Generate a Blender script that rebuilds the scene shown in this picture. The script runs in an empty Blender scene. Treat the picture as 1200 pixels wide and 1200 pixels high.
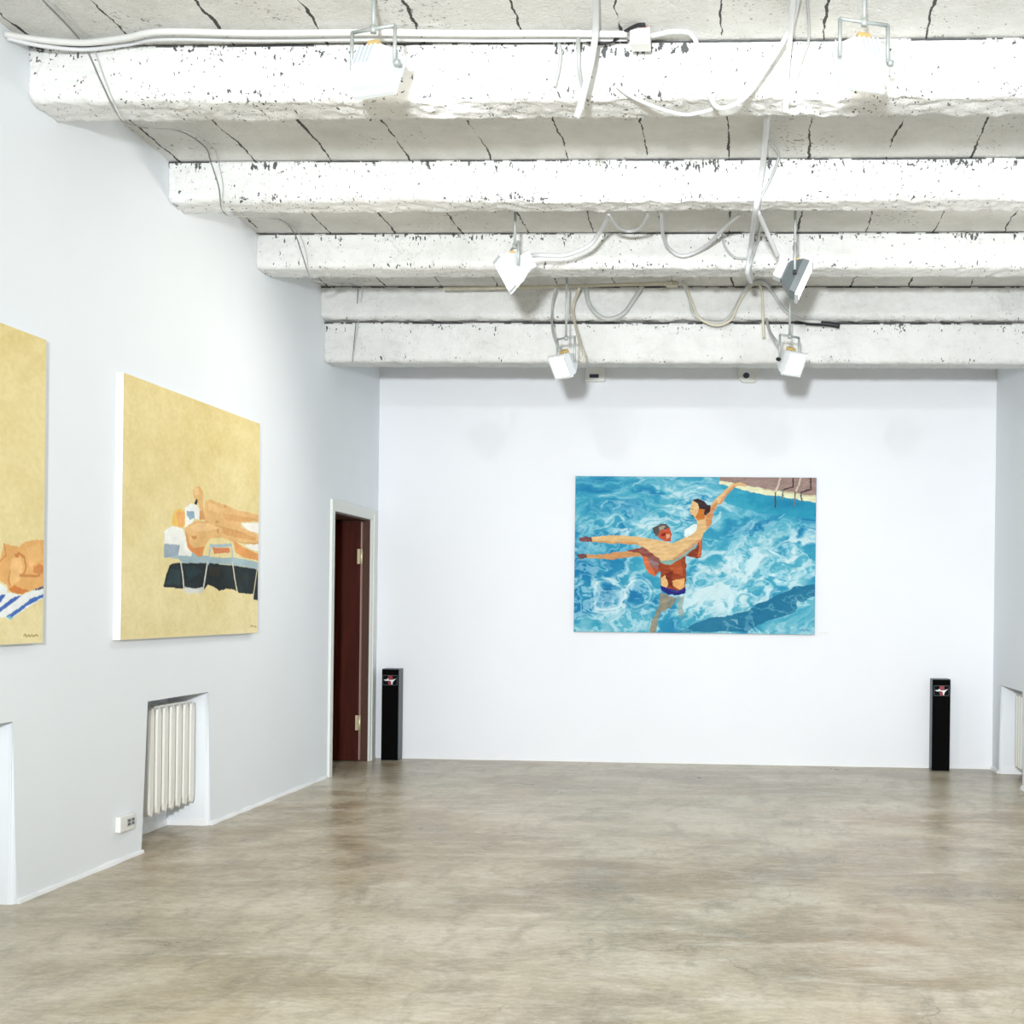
import bpy, bmesh, math, random
import numpy as np
from mathutils import Vector, Matrix, noise
random.seed(4)
SC=bpy.context.scene
COL=SC.collection
PI=math.pi
# ---------------------------------------------------------------- room dimensions (metres)
XL,XR,D,YF=-3.057,2.007,11.187,-1.6      # left wall, right wall, back wall, open end behind the camera
def ceil_z(y): return 3.625-.0205*(y-5.62)
# ---------------------------------------------------------------- data measured for this room
CABLES=[
('conduit', 'long white conduit bending off the left wall along the top of the nearest beam', 'cables along the beams', 'conduit', 0.014,[(-3.057,5.430,3.595),(-2.933,5.500,3.599),(-2.767,5.530,3.599),(-2.565,5.485,3.600),(-2.400,5.435,3.601),(-2.019,5.455,3.599),(-1.561,5.455,3.598),(-1.112,5.475,3.598),(-0.835,5.485,3.600),(-0.507,5.495,3.597)]),
('cable', 'thinner white cable clipped directly below the long conduit on the nearest beam', 'cables along the beams', 'cable_white', 0.009,[(-3.052,5.440,3.582),(-2.933,5.500,3.574),(-2.787,5.570,3.587),(-2.602,5.565,3.605),(-2.435,5.515,3.604),(-2.048,5.535,3.605),(-1.584,5.535,3.604),(-1.128,5.555,3.604),(-0.845,5.555,3.601),(-0.512,5.555,3.602)]),
('cable', 'short black wire curving up to the white junction box on the nearest beam', 'cables along the beams', 'cable_black', 0.008,[(-0.695,5.560,3.605),(-0.642,5.560,3.588),(-0.572,5.560,3.597),(-0.514,5.490,3.606),(-0.465,5.440,3.608),(-0.430,5.430,3.607)]),
('cable', 'thick white cable hanging down across the nearest beam left of the junction box', 'cables along the beams', 'cable_white', 0.014,[(-0.584,5.000,3.611),(-0.627,5.420,3.584),(-0.642,5.420,3.465),(-0.668,5.420,3.346),(-0.688,5.420,3.268),(-0.701,5.420,3.234)]),
('cable', 'grey cable hanging parallel and left of the thick white cable on the nearest beam', 'cables along the beams', 'cable_grey', 0.009,[(-0.706,5.480,3.607),(-0.715,5.580,3.565),(-0.710,5.580,3.477),(-0.681,5.500,3.366)]),
('cable', 'short curved grey cable end at the top of the nearest beam', 'cables along the beams', 'cable_grey', 0.007,[(-0.798,5.590,3.605),(-0.790,5.590,3.563),(-0.796,5.590,3.499),(-0.813,5.590,3.422)]),
('cable', 'white cable swooping in a deep U across the nearest beam right of the junction box', 'cables along the beams', 'cable_white', 0.0105,[(0.177,5.020,3.610),(0.150,5.420,3.593),(0.045,5.500,3.440),(-0.033,5.530,3.348),(-0.125,5.530,3.308),(-0.172,5.570,3.371),(-0.208,5.570,3.504),(-0.243,5.530,3.602),(-0.317,5.490,3.604),(-0.413,5.530,3.604)]),
('cable', 'white cable falling straight down the nearest beam inside the right hand bundle', 'cables along the beams', 'cable_white', 0.012,[(0.156,5.020,3.611),(0.148,5.450,3.572),(0.139,5.550,3.458),(0.135,5.580,3.307)]),
('cable', 'grey cable beside the straight white cable at the top right of the nearest beam', 'cables along the beams', 'cable_grey', 0.006,[(0.187,5.030,3.615),(0.227,5.550,3.606),(0.194,5.570,3.500),(0.162,5.580,3.355)]),
('cable', 'low slack white cable sagging across the lower face of the nearest beam', 'cables along the beams', 'cable_white', 0.008,[(-0.558,5.580,3.423),(-0.494,5.580,3.377),(-0.389,5.580,3.331),(-0.283,5.580,3.302),(-0.213,5.580,3.309),(-0.161,5.580,3.323)]),
('cable', 'long white cable dropping from the nearest beam over the second and third beams', 'cables along the beams', 'cable_white', 0.015,[(0.069,6.200,3.527),(0.066,6.600,3.561),(0.055,6.975,3.516),(0.027,6.975,3.329),(0.016,7.600,3.421),(0.003,8.265,3.474),(-0.015,8.265,3.319),(0.006,8.600,3.337)]),
('cable', 'thin grey strand bowing out right of the white bundle over the second beam', 'cables along the beams', 'cable_grey', 0.007,[(0.076,6.700,3.574),(0.125,6.850,3.578),(0.137,6.980,3.578),(0.094,6.980,3.465),(0.044,6.980,3.365),(0.027,7.100,3.334)]),
('cable', 'thin grey strand slanting into the white bundle over the third beam', 'cables along the beams', 'cable_grey', 0.009,[(0.059,7.700,3.468),(0.039,8.260,3.488),(-0.000,8.260,3.348),(0.017,8.500,3.323)]),
('cable', 'short thick white cable leading to the right floodlight of the third beam', 'cables along the beams', 'cable_white', 0.013,[(0.036,7.150,3.357),(0.080,7.400,3.337),(0.121,7.550,3.294),(0.152,7.660,3.256)]),
('cable', 'white cable looping from the left floodlight of the third beam up to the second beam', 'cables along the beams', 'cable_white', 0.012,[(-1.277,7.720,3.273),(-1.219,7.850,3.312),(-1.077,7.900,3.324),(-0.938,7.900,3.379),(-0.858,7.800,3.440),(-0.788,7.500,3.433),(-0.763,7.300,3.422)]),
('cable', 'small white cable loop hanging under the second beam between the floodlights', 'cables along the beams', 'cable_white', 0.009,[(-0.763,7.300,3.394),(-0.760,7.700,3.442),(-0.715,7.900,3.463),(-0.642,7.800,3.450),(-0.576,7.500,3.418),(-0.552,7.300,3.407)]),
('cable', 'white cable making a wide U under the second beam left of the bundle', 'cables along the beams', 'cable_white', 0.011,[(-0.479,7.300,3.411),(-0.511,7.900,3.457),(-0.494,8.200,3.447),(-0.409,8.260,3.411),(-0.278,8.200,3.447),(-0.156,7.900,3.476),(-0.054,7.400,3.421)]),
('cable', 'small grey cable loop on the third beam just left of the bundle', 'cables along the beams', 'cable_grey', 0.007,[(-0.172,8.210,3.552),(-0.157,8.280,3.478),(-0.099,8.280,3.410),(-0.021,8.280,3.400)]),
('cable', 'yellowed cable running along the joint above the farthest beam on its left half', 'cables along the beams', 'cable_cream', 0.012,[(-2.127,9.400,3.480),(-1.648,9.400,3.486),(-1.172,9.400,3.498),(-0.817,9.400,3.510),(-0.545,9.400,3.521)]),
('cable', 'grey hose hanging in a deep U across the farthest beam right of the left floodlight', 'cables along the beams', 'cable_grey', 0.016,[(-1.143,9.450,3.516),(-1.138,9.570,3.436),(-1.088,9.570,3.351),(-0.997,9.570,3.303),(-0.889,9.570,3.340),(-0.812,9.570,3.442),(-0.744,9.450,3.515)]),
('cable', 'thin cable curving down on the left of the left floodlight of the farthest beam', 'cables along the beams', 'cable_grey', 0.008,[(-1.330,9.300,3.457),(-1.381,9.500,3.360),(-1.329,9.200,3.133),(-1.262,9.060,2.979)]),
('cable', 'cream cable hanging down on the right of the left floodlight of the farthest beam', 'cables along the beams', 'cable_cream', 0.01,[(-1.165,9.300,3.463),(-1.231,9.500,3.384),(-1.211,9.400,3.262),(-1.148,9.200,3.075),(-1.104,9.080,2.966),(-1.123,9.060,2.911)]),
('cable', 'grey cable wave drooping and rising across the right half of the farthest beam', 'cables along the beams', 'cable_grey', 0.012,[(-0.462,9.380,3.522),(-0.422,9.570,3.448),(-0.391,9.570,3.340),(-0.288,9.570,3.286),(-0.181,9.570,3.286),(-0.110,9.570,3.364),(-0.052,9.570,3.478),(0.007,9.450,3.521),(0.083,9.380,3.522),(0.151,9.570,3.502),(0.248,9.570,3.364),(0.367,9.570,3.299),(0.498,9.570,3.287)]),
('cable', 'second cream cable wave hanging lower across the right half of the farthest beam', 'cables along the beams', 'cable_cream', 0.01,[(-0.447,9.430,3.522),(-0.404,9.570,3.424),(-0.354,9.560,3.314),(-0.240,9.560,3.260),(-0.133,9.560,3.296),(-0.075,9.560,3.416),(-0.010,9.560,3.517),(0.054,9.440,3.525),(0.086,9.560,3.476),(0.093,9.560,3.315),(0.101,9.560,3.171)]),
('cable', 'short grey cable running down to the right floodlight of the farthest beam', 'cables along the beams', 'cable_grey', 0.01,[(0.117,9.500,3.290),(0.138,9.300,3.167),(0.170,9.100,3.070),(0.198,9.060,3.028)]),
('cable', 'short black taped cable end in the joint right of the right hand floodlight rod', 'cables along the beams', 'cable_black', 0.018,[(0.393,9.600,3.287),(0.476,9.600,3.282),(0.559,9.600,3.276),(0.631,9.600,3.264)]),
('wire', 'thin dark wire strung down the room over all beams near the left wall', 'thin wires near the left wall', 'wire_dark', 0.0035,[(-2.759,5.170,3.616),(-2.792,5.550,3.608),(-2.734,5.600,3.466),(-2.674,5.600,3.347),(-2.654,5.660,3.315),(-2.692,5.950,3.391),(-2.750,6.450,3.550),(-2.762,6.770,3.584),(-2.817,6.985,3.577),(-2.780,7.000,3.456),(-2.771,7.050,3.333),(-2.779,7.350,3.396),(-2.774,7.950,3.547),(-2.800,8.275,3.544),(-2.765,8.285,3.447),(-2.711,8.340,3.292),(-2.756,8.900,3.403),(-2.761,9.450,3.510),(-2.785,9.575,3.460),(-2.814,9.640,3.292),(-2.847,9.680,3.018)]),
('wire', 'thin pale wire strung just right of the dark wire near the left wall', 'thin wires near the left wall', 'wire_pale', 0.0028,[(-2.728,5.170,3.616),(-2.764,5.560,3.611),(-2.714,5.600,3.466),(-2.664,5.600,3.347),(-2.654,5.660,3.315),(-2.692,5.950,3.391),(-2.712,6.450,3.550),(-2.722,6.770,3.584),(-2.776,6.985,3.576),(-2.756,7.000,3.456),(-2.771,7.050,3.333),(-2.766,7.350,3.396),(-2.746,7.950,3.547),(-2.772,8.275,3.544),(-2.736,8.285,3.447),(-2.711,8.340,3.292),(-2.725,8.900,3.403),(-2.729,9.450,3.510),(-2.757,9.575,3.460),(-2.797,9.640,3.292),(-2.847,9.680,3.018)])]
LAMPS=[
((-1.472,5.200,3.813),(-1.485,5.200,3.503),(-1.463,5.200,3.358)),
((0.402,5.200,3.788),(0.405,5.200,3.510),(0.420,5.200,3.368)),
((-1.385,7.700,3.560),(-1.382,7.700,3.327),(-1.337,7.700,3.191)),
((0.297,7.700,3.554),(0.291,7.700,3.314),(0.250,7.700,3.146)),
((-1.249,9.050,3.444),(-1.244,9.050,3.069),(-1.219,9.050,2.898)),
((0.260,9.050,3.410),(0.264,9.050,3.083),(0.266,9.050,2.919))]
LOUNGERS=[
('p',(26, 36, 38),1,[(6.927,1.358),(6.964,1.425),(7.002,1.471),(7.042,1.484),(7.467,1.500),(7.846,1.497),(8.246,1.489),(8.414,1.461),(8.421,1.283),(8.234,1.299),(8.215,1.332),(7.986,1.336),(7.917,1.354),(7.784,1.359),(7.688,1.345),(7.593,1.368),(7.516,1.379),(7.471,1.354),(7.324,1.352),(7.252,1.357),(7.154,1.350)]),
('p',(38, 66, 72),0.6,[(6.952,1.370),(7.016,1.455),(7.138,1.447),(7.140,1.373)]),
('p',(70, 55, 30),0.5,[(7.528,1.481),(7.716,1.481),(7.654,1.424),(7.545,1.428)]),
('p',(30, 62, 70),0.6,[(7.192,1.471),(7.320,1.481),(7.438,1.449),(7.237,1.397)]),
('p',(163, 186, 194),1,[(6.927,1.568),(7.120,1.588),(7.204,1.569),(7.318,1.545),(7.619,1.535),(7.945,1.544),(8.412,1.527),(8.414,1.471),(8.246,1.489),(7.846,1.500),(7.512,1.499),(7.178,1.488),(7.108,1.508),(6.929,1.513)]),
('p',(236, 238, 234),1,[(6.931,1.646),(7.023,1.679),(7.159,1.673),(7.209,1.627),(7.224,1.576),(7.289,1.550),(7.275,1.529),(7.108,1.528),(7.127,1.577),(6.933,1.577)]),
('p',(152, 168, 184),1,[(6.933,1.579),(7.127,1.584),(7.108,1.528),(6.935,1.508)]),
('p',(228, 184, 124),1,[(7.471,1.846),(7.532,1.859),(7.641,1.850),(7.769,1.844),(7.935,1.828),(8.402,1.821),(8.403,1.791),(8.006,1.760),(8.007,1.725),(8.406,1.714),(8.113,1.692),(7.939,1.708),(7.645,1.716),(7.460,1.732),(7.450,1.799)]),
('p',(245, 243, 235),1,[(7.998,1.753),(8.403,1.781),(8.406,1.711),(8.275,1.707),(8.112,1.718)]),
('p',(228, 184, 124),1,[(7.293,1.884),(7.307,1.906),(7.387,1.919),(7.432,1.893),(7.435,1.816),(7.474,1.742),(7.385,1.733),(7.383,1.818),(7.309,1.848)]),
('p',(204, 146, 88),0.8,[(7.384,1.777),(7.428,1.792),(7.467,1.741),(7.385,1.735)]),
('p',(36, 42, 32),1,[(7.310,1.818),(7.338,1.847),(7.360,1.840),(7.346,1.812)]),
('p',(240, 242, 240),1,[(7.190,1.786),(7.267,1.818),(7.354,1.810),(7.384,1.789),(7.378,1.735),(7.312,1.737),(7.271,1.682),(7.214,1.679),(7.191,1.758)]),
('p',(146, 172, 188),1,[(7.212,1.771),(7.311,1.775),(7.319,1.740),(7.255,1.726),(7.212,1.748)]),
('p',(228, 184, 124),1,[(7.186,1.677),(7.242,1.698),(7.356,1.728),(7.582,1.733),(7.708,1.726),(7.939,1.721),(8.407,1.688),(8.408,1.651),(8.045,1.637),(7.874,1.636),(7.710,1.652),(7.538,1.638),(7.464,1.592),(7.429,1.531),(7.362,1.532),(7.232,1.570),(7.216,1.627)]),
('p',(226, 158, 92),1,[(7.874,1.651),(8.046,1.612),(8.411,1.567),(8.412,1.534),(8.048,1.551),(7.927,1.575)]),
('p',(244, 242, 236),1,[(8.063,1.625),(8.408,1.648),(8.410,1.594),(8.170,1.604)]),
('p',(196, 150, 92),0.7,[(7.925,1.644),(8.045,1.640),(8.408,1.656),(8.408,1.644),(8.045,1.632)]),
('p',(220, 138, 74),0.8,[(7.231,1.605),(7.317,1.574),(7.464,1.592),(7.429,1.531),(7.362,1.532),(7.232,1.570)]),
('p',(236, 194, 96),1,[(7.022,1.685),(7.047,1.759),(7.114,1.775),(7.170,1.774),(7.191,1.758),(7.189,1.695),(7.152,1.674),(7.090,1.680)]),
('p',(230, 168, 102),1,[(7.074,1.755),(7.184,1.766),(7.190,1.706),(7.159,1.676),(7.103,1.684)]),
('p',(250, 240, 220),1,[(7.192,1.729),(7.227,1.732),(7.217,1.691),(7.193,1.683)]),
('p',(190, 120, 66),0.7,[(7.272,1.639),(7.344,1.645),(7.359,1.629),(7.301,1.623)]),
('p',(200, 140, 90),0.7,[(7.613,1.744),(7.660,1.744),(7.652,1.729),(7.613,1.729)]),
('p',(190, 130, 80),0.7,[(7.638,1.697),(7.661,1.693),(7.662,1.671),(7.638,1.676)]),
('p',(205, 135, 75),0.7,[(7.729,1.838),(7.777,1.845),(7.769,1.829),(7.734,1.826)]),
('p',(204, 146, 88),0.5,[(7.460,1.735),(7.645,1.717),(7.939,1.709),(8.113,1.692),(8.078,1.684),(7.773,1.705),(7.490,1.722)]),
('p',(242, 204, 150),0.7,[(7.256,1.687),(7.356,1.716),(7.567,1.723),(7.677,1.706),(7.492,1.677),(7.314,1.667)]),
('p',(240, 200, 140),0.7,[(7.502,1.836),(7.610,1.838),(7.737,1.814),(7.643,1.789),(7.503,1.797)]),
('p',(212, 150, 86),0.6,[(7.709,1.707),(7.940,1.702),(8.258,1.680),(8.258,1.660),(7.941,1.664),(7.710,1.677)]),
('p',(214, 156, 94),0.6,[(7.706,1.793),(7.936,1.796),(8.272,1.796),(8.272,1.785),(8.006,1.762),(7.772,1.754)]),
('p',(210, 140, 80),0.7,[(7.193,1.672),(7.244,1.629),(7.260,1.572),(7.220,1.581),(7.205,1.627)]),
('p',(246, 214, 160),0.6,[(7.307,1.900),(7.365,1.908),(7.381,1.877),(7.323,1.860)]),
('p',(220, 140, 95),1,[(7.563,1.588),(7.834,1.599),(7.835,1.571),(7.603,1.555)]),
('l',(168, 192, 202),1,[(7.520,1.499),(7.540,1.596),(7.858,1.616),(7.887,1.511)],0.017),
('l',(208, 210, 200),1,[(7.143,1.492),(7.169,1.430),(7.189,1.351)],0.016),
('l',(212, 214, 206),1,[(7.504,1.504),(7.477,1.426),(7.449,1.354),(7.324,1.341),(7.203,1.345)],0.016),
('l',(214, 208, 180),1,[(7.878,1.510),(7.915,1.423),(7.960,1.339)],0.015),
('l',(206, 200, 172),1,[(8.283,1.484),(8.249,1.391),(8.216,1.299)],0.014),
('p',(215, 218, 214),0.8,[(7.203,1.362),(7.324,1.355),(7.456,1.363),(7.442,1.330),(7.211,1.328)]),
('l',(120, 90, 50),0.7,[(8.185,1.133),(8.212,1.139),(8.231,1.129),(8.258,1.136),(8.286,1.129)],0.006)]
TOWEL=[
('p',(238, 242, 242),1,[(5.165,1.262),(5.304,1.310),(5.445,1.311),(5.545,1.302),(5.632,1.324),(5.747,1.351),(5.748,1.301),(5.578,1.246),(5.451,1.200),(5.417,1.213),(5.336,1.206),(5.167,1.184)]),
('p',(64, 104, 186),1,[(5.334,1.286),(5.378,1.302),(5.422,1.305),(5.378,1.270),(5.306,1.250)]),
('p',(64, 104, 186),1,[(5.335,1.234),(5.379,1.250),(5.453,1.283),(5.491,1.295),(5.541,1.299),(5.468,1.268),(5.379,1.231),(5.321,1.214)]),
('p',(66, 112, 190),1,[(5.424,1.215),(5.554,1.260),(5.609,1.286),(5.748,1.314),(5.748,1.304),(5.578,1.254),(5.462,1.207)]),
('p',(120, 190, 200),0.8,[(5.424,1.213),(5.462,1.217),(5.477,1.209),(5.451,1.201)]),
('p',(84, 84, 112),1,[(5.636,1.324),(5.673,1.337),(5.747,1.351),(5.747,1.340),(5.689,1.326)]),
('p',(228, 174, 108),1,[(5.190,1.394),(5.287,1.433),(5.374,1.447),(5.403,1.509),(5.448,1.507),(5.517,1.502),(5.563,1.525),(5.643,1.537),(5.742,1.544),(5.747,1.349),(5.648,1.330),(5.545,1.306),(5.444,1.319),(5.429,1.344),(5.376,1.359),(5.191,1.348)]),
('p',(240, 196, 132),0.8,[(5.457,1.450),(5.526,1.469),(5.550,1.420),(5.528,1.362),(5.459,1.344),(5.443,1.397)]),
('p',(238, 190, 124),0.8,[(5.580,1.501),(5.684,1.526),(5.719,1.460),(5.606,1.422)]),
('p',(202, 126, 66),0.8,[(5.638,1.423),(5.687,1.437),(5.745,1.422),(5.746,1.405),(5.671,1.392),(5.630,1.397)]),
('l',(186, 116, 60),0.7,[(5.510,1.477),(5.561,1.462),(5.574,1.421),(5.563,1.392),(5.528,1.383),(5.688,1.386)],0.012),
('p',(200, 120, 62),0.8,[(5.483,1.472),(5.518,1.475),(5.518,1.459),(5.491,1.456)]),
('p',(208, 120, 58),0.8,[(5.444,1.327),(5.490,1.345),(5.544,1.329),(5.608,1.321),(5.545,1.306),(5.467,1.311)]),
('l',(190, 120, 66),0.6,[(5.450,1.401),(5.440,1.368),(5.451,1.344)],0.01),
('l',(200, 130, 70),0.6,[(5.403,1.509),(5.419,1.465),(5.374,1.439)],0.01),
('p',(236, 240, 240),1,[(5.289,1.341),(5.376,1.349),(5.433,1.331),(5.430,1.311),(5.334,1.302)]),
('l',(140, 122, 72),0.7,[(5.561,1.131),(5.572,1.137),(5.585,1.129),(5.600,1.135),(5.613,1.127),(5.628,1.134),(5.645,1.127),(5.661,1.134),(5.677,1.129)],0.007)]

# ---------------------------------------------------------------- node helpers
def mat(name, col=(.8,.8,.8), rough=.5, metal=0., emit=None, estr=0.):
    m=bpy.data.materials.new(name); m.use_nodes=True
    b=m.node_tree.nodes['Principled BSDF']
    b.inputs['Base Color'].default_value=(*col,1); b.inputs['Roughness'].default_value=rough; b.inputs['Metallic'].default_value=metal
    if emit: b.inputs['Emission Color'].default_value=(*emit,1); b.inputs['Emission Strength'].default_value=estr
    return m
class NT:
    def __init__(s,m): s.t=m.node_tree; s.b=s.t.nodes['Principled BSDF']
    def n(s,typ,**kw):
        o=s.t.nodes.new(typ)
        for k,v in kw.items():
            if k.startswith('_'): setattr(o,k[1:],v)
            else: o.inputs[k].default_value=v
        return o
    def l(s,a,b): s.t.links.new(a,b)
    def noise(s,vec,scale,detail=4,rough=.55,dist=0.):
        o=s.n('ShaderNodeTexNoise',Scale=scale,Detail=detail,Roughness=rough,Distortion=dist); s.l(vec,o.inputs['Vector']); return o.outputs['Fac']
    def mapping(s,vec,scale=(1,1,1),rot=(0,0,0),loc=(0,0,0)):
        o=s.n('ShaderNodeMapping',Scale=scale,Rotation=rot,Location=loc); s.l(vec,o.inputs['Vector']); return o.outputs['Vector']
    def ramp(s,fac,a,b,ca=(0,0,0),cb=(1,1,1),interp='LINEAR'):
        if a>b: a,b,ca,cb=b,a,cb,ca
        o=s.n('ShaderNodeValToRGB'); o.color_ramp.interpolation=interp
        e=o.color_ramp.elements; e[0].position=a; e[1].position=b; e[0].color=(*ca,1); e[1].color=(*cb,1)
        s.l(fac,o.inputs['Fac']); return o.outputs['Color']
    def math(s,op,a,b=None,c=None,clamp=False):
        o=s.n('ShaderNodeMath',_operation=op); o.use_clamp=clamp
        for i,v in enumerate((a,b,c)):
            if v is None: continue
            if isinstance(v,(int,float)): o.inputs[i].default_value=v
            else: s.l(v,o.inputs[i])
        return o.outputs[0]
    def mix(s,fac,a,b,typ='MIX'):
        o=s.n('ShaderNodeMix',_data_type='RGBA',_blend_type=typ)
        for i,v in ((0,fac),(6,a),(7,b)):
            if isinstance(v,(int,float)): o.inputs[i].default_value=v
            elif isinstance(v,tuple): o.inputs[i].default_value=(*v,1)
            else: s.l(v,o.inputs[i])
        return o.outputs[2]
    def bump(s,h,strength=.3,dist=.01):
        o=s.n('ShaderNodeBump',Strength=strength,Distance=dist); s.l(h,o.inputs['Height']); s.l(o.outputs['Normal'],s.b.inputs['Normal'])
    def pos(s): return s.n('ShaderNodeNewGeometry').outputs['Position']
    def xyz(s,vec):
        o=s.n('ShaderNodeSeparateXYZ'); s.l(vec,o.inputs[0]); return o.outputs
    def color(s,c): s.l(c,s.b.inputs['Base Color'])
# ---------------------------------------------------------------- materials
M={}
def make_wall(name,col):
    m=mat(name,col,.65); t=NT(m); p=t.pos()
    big=t.noise(p,.9,3); fine=t.noise(p,90,3); mid=t.noise(p,9,4)
    t.color(t.mix(t.ramp(big,.3,.7),tuple(c*.965 for c in col),col))
    t.bump(t.math('ADD',t.math('MULTIPLY',fine,.35),t.math('MULTIPLY',mid,1.)),.25,.004)
    return m
M['wall']=make_wall('wall_paint',(.835,.88,.925))
M['wall_back']=make_wall('back_wall_paint',(.86,.885,.93))
M['base']=make_wall('baseboard_paint',(.86,.88,.90))
# rough whitewashed concrete of the beams: pores, chips and hairline dirt
def make_beam(name,k):
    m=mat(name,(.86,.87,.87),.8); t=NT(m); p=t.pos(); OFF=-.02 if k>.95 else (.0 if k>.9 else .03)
    e=t.n('ShaderNodeAttribute',_attribute_name='edge').outputs['Fac']     # 1 at the rough top arris, .55 at the lower arris
    jt=t.n('ShaderNodeAttribute',_attribute_name='joint').outputs['Fac']   # 1 in the joint under the slab
    patch=t.ramp(t.noise(p,1.7,4,.65),.42,.60)
    sp=t.noise(t.mapping(p,(64,30,26),(0,.55,0)),1.0,2,.5)
    sp2=t.noise(p,46,3,.65)
    dots=t.math('GREATER_THAN',sp,t.math('SUBTRACT',.745+OFF,t.math('MULTIPLY',t.math('MULTIPLY',e,patch),.20)))
    dots2=t.math('GREATER_THAN',sp2,t.math('SUBTRACT',.70+OFF,t.math('MULTIPLY',t.math('MULTIPLY',e,t.ramp(t.noise(p,2.6,3),.38,.60)),.125)))
    gap=t.math('MULTIPLY',t.math('GREATER_THAN',jt,.5),t.math('GREATER_THAN',t.noise(t.mapping(p,(1,.2,.2)),4.5,5,.7),.47))
    d=t.math('MAXIMUM',t.math('MAXIMUM',dots,dots2),gap)
    dirt=t.ramp(t.noise(p,3.3,6,.7),.46,.74)
    veins=t.ramp(t.math('ABSOLUTE',t.math('SUBTRACT',t.noise(p,5.5,5,.65,.8),.5)),.0,.016,(1,1,1),(0,0,0))
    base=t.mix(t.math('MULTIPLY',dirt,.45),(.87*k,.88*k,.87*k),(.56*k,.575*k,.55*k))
    base=t.mix(t.math('MULTIPLY',t.math('MULTIPLY',veins,patch),.35),base,(.35,.36,.35))
    t.color(t.mix(t.math('MULTIPLY',d,.92),base,(.035,.04,.045)))
    t.bump(t.math('ADD',t.noise(p,22,6,.7),t.math('MULTIPLY',t.noise(p,95,3),.4)),.6,.016)
    return m
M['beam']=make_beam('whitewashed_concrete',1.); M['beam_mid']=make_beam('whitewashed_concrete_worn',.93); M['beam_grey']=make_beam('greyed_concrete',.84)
def make_ceiling():
    m=mat('whitewashed_slab',(.8,.81,.8),.85); t=NT(m); p=t.pos(); x,y,z=t.xyz(p)
    wob=t.math('ADD',t.math('MULTIPLY',t.math('SUBTRACT',t.noise(p,2.0,2,.5),.5),.07),t.math('MULTIPLY',t.math('SUBTRACT',t.noise(p,14,4,.6),.5),.03))
    xx=t.math('ADD',x,wob)
    f=t.math('ABSOLUTE',t.math('SUBTRACT',t.math('FRACT',t.math('ADD',t.math('DIVIDE',xx,.412),.80)),.5))
    w=t.math('MULTIPLY',t.ramp(t.noise(p,3.4,4,.7),.38,.62),.019)
    crack=t.math('LESS_THAN',f,w)
    pores=t.math('GREATER_THAN',t.noise(p,42,4,.65),t.math('SUBTRACT',.74,t.math('MULTIPLY',t.ramp(t.noise(p,1.9,4,.6),.44,.62),.13)))
    base=t.mix(t.ramp(t.noise(p,2.5,6,.7),.35,.68),(.90,.90,.87),(.74,.74,.70))
    base=t.mix(t.math('MULTIPLY',pores,.72),base,(.16,.16,.15))
    t.color(t.mix(t.math('MULTIPLY',crack,.95),base,(.03,.03,.027)))
    t.bump(t.math('ADD',t.noise(p,20,6,.75),t.math('MULTIPLY',t.noise(p,80,3),.45)),.9,.02)
    return m
M['ceiling']=make_ceiling()
def make_floor():
    m=mat('polished_concrete',(.42,.38,.31),.3); t=NT(m); p=t.pos()
    a=t.noise(t.mapping(p,(.45,.7,1),(0,0,.2)),1.0,4,.5,.3)
    b=t.noise(t.mapping(p,(1,1.2,1),(0,0,.5)),1.3,7,.62,.3)
    c=t.noise(t.mapping(p,(1.3,3.6,1),(0,0,-.35)),1.8,8,.70,.4)
    c2=t.noise(t.mapping(p,(3.4,1.3,1),(0,0,-.6)),1.8,8,.70,.4)
    w=t.noise(t.mapping(p,(.5,.5,1),(0,0,0),(3.4,1.3,0)),1.0,5,.6,.4)
    fine=t.noise(t.mapping(p,(1,2.0,1)),17,8,.85,.3)
    col=t.mix(t.ramp(a,.34,.66),(.37,.30,.185),(.59,.52,.385))
    col=t.mix(t.math('MULTIPLY',t.ramp(w,.46,.64),.60),col,(.40,.255,.115))
    col=t.mix(t.math('MULTIPLY',t.ramp(b,.46,.72),.75),col,(.80,.755,.655))
    col=t.mix(t.math('MULTIPLY',t.ramp(b,.50,.28),.65),col,(.20,.158,.092))
    col=t.mix(t.math('MULTIPLY',t.ramp(c,.48,.76),.62),col,(.86,.83,.76))
    col=t.mix(t.math('MULTIPLY',t.ramp(c2,.50,.26),.65),col,(.19,.155,.10))
    col=t.mix(t.math('MULTIPLY',t.ramp(fine,.50,.74),.50),col,(.88,.855,.79))
    col=t.mix(t.math('MULTIPLY',t.ramp(fine,.50,.28),.58),col,(.17,.14,.09))
    scr=t.n('ShaderNodeTexVoronoi',_feature='DISTANCE_TO_EDGE',Scale=.8)
    wv=t.n('ShaderNodeVectorMath',_operation='ADD'); t.l(p,wv.inputs[0])
    nv=t.n('ShaderNodeTexNoise',Scale=1.6,Detail=6); t.l(p,nv.inputs['Vector']); t.l(nv.outputs['Color'],wv.inputs[1]); t.l(wv.outputs[0],scr.inputs['Vector'])
    line=t.math('MULTIPLY',t.math('LESS_THAN',scr.outputs['Distance'],.003),t.ramp(t.noise(p,1.3,2),.5,.6))
    col=t.mix(t.math('MULTIPLY',line,.4),col,(.16,.14,.10))
    col=t.mix(1.,col,(.87,.855,.81),'MULTIPLY')
    t.color(col)
    t.l(t.math('ADD',.20,t.math('MULTIPLY',b,.22)),t.b.inputs['Roughness'])
    t.b.inputs['Specular IOR Level'].default_value=.33
    t.bump(t.math('ADD',b,t.math('MULTIPLY',fine,.3)),.08,.01)
    return m
M['floor']=make_floor()
M['hall']=mat('hallway_plaster',(.05,.04,.03),.9)
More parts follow.
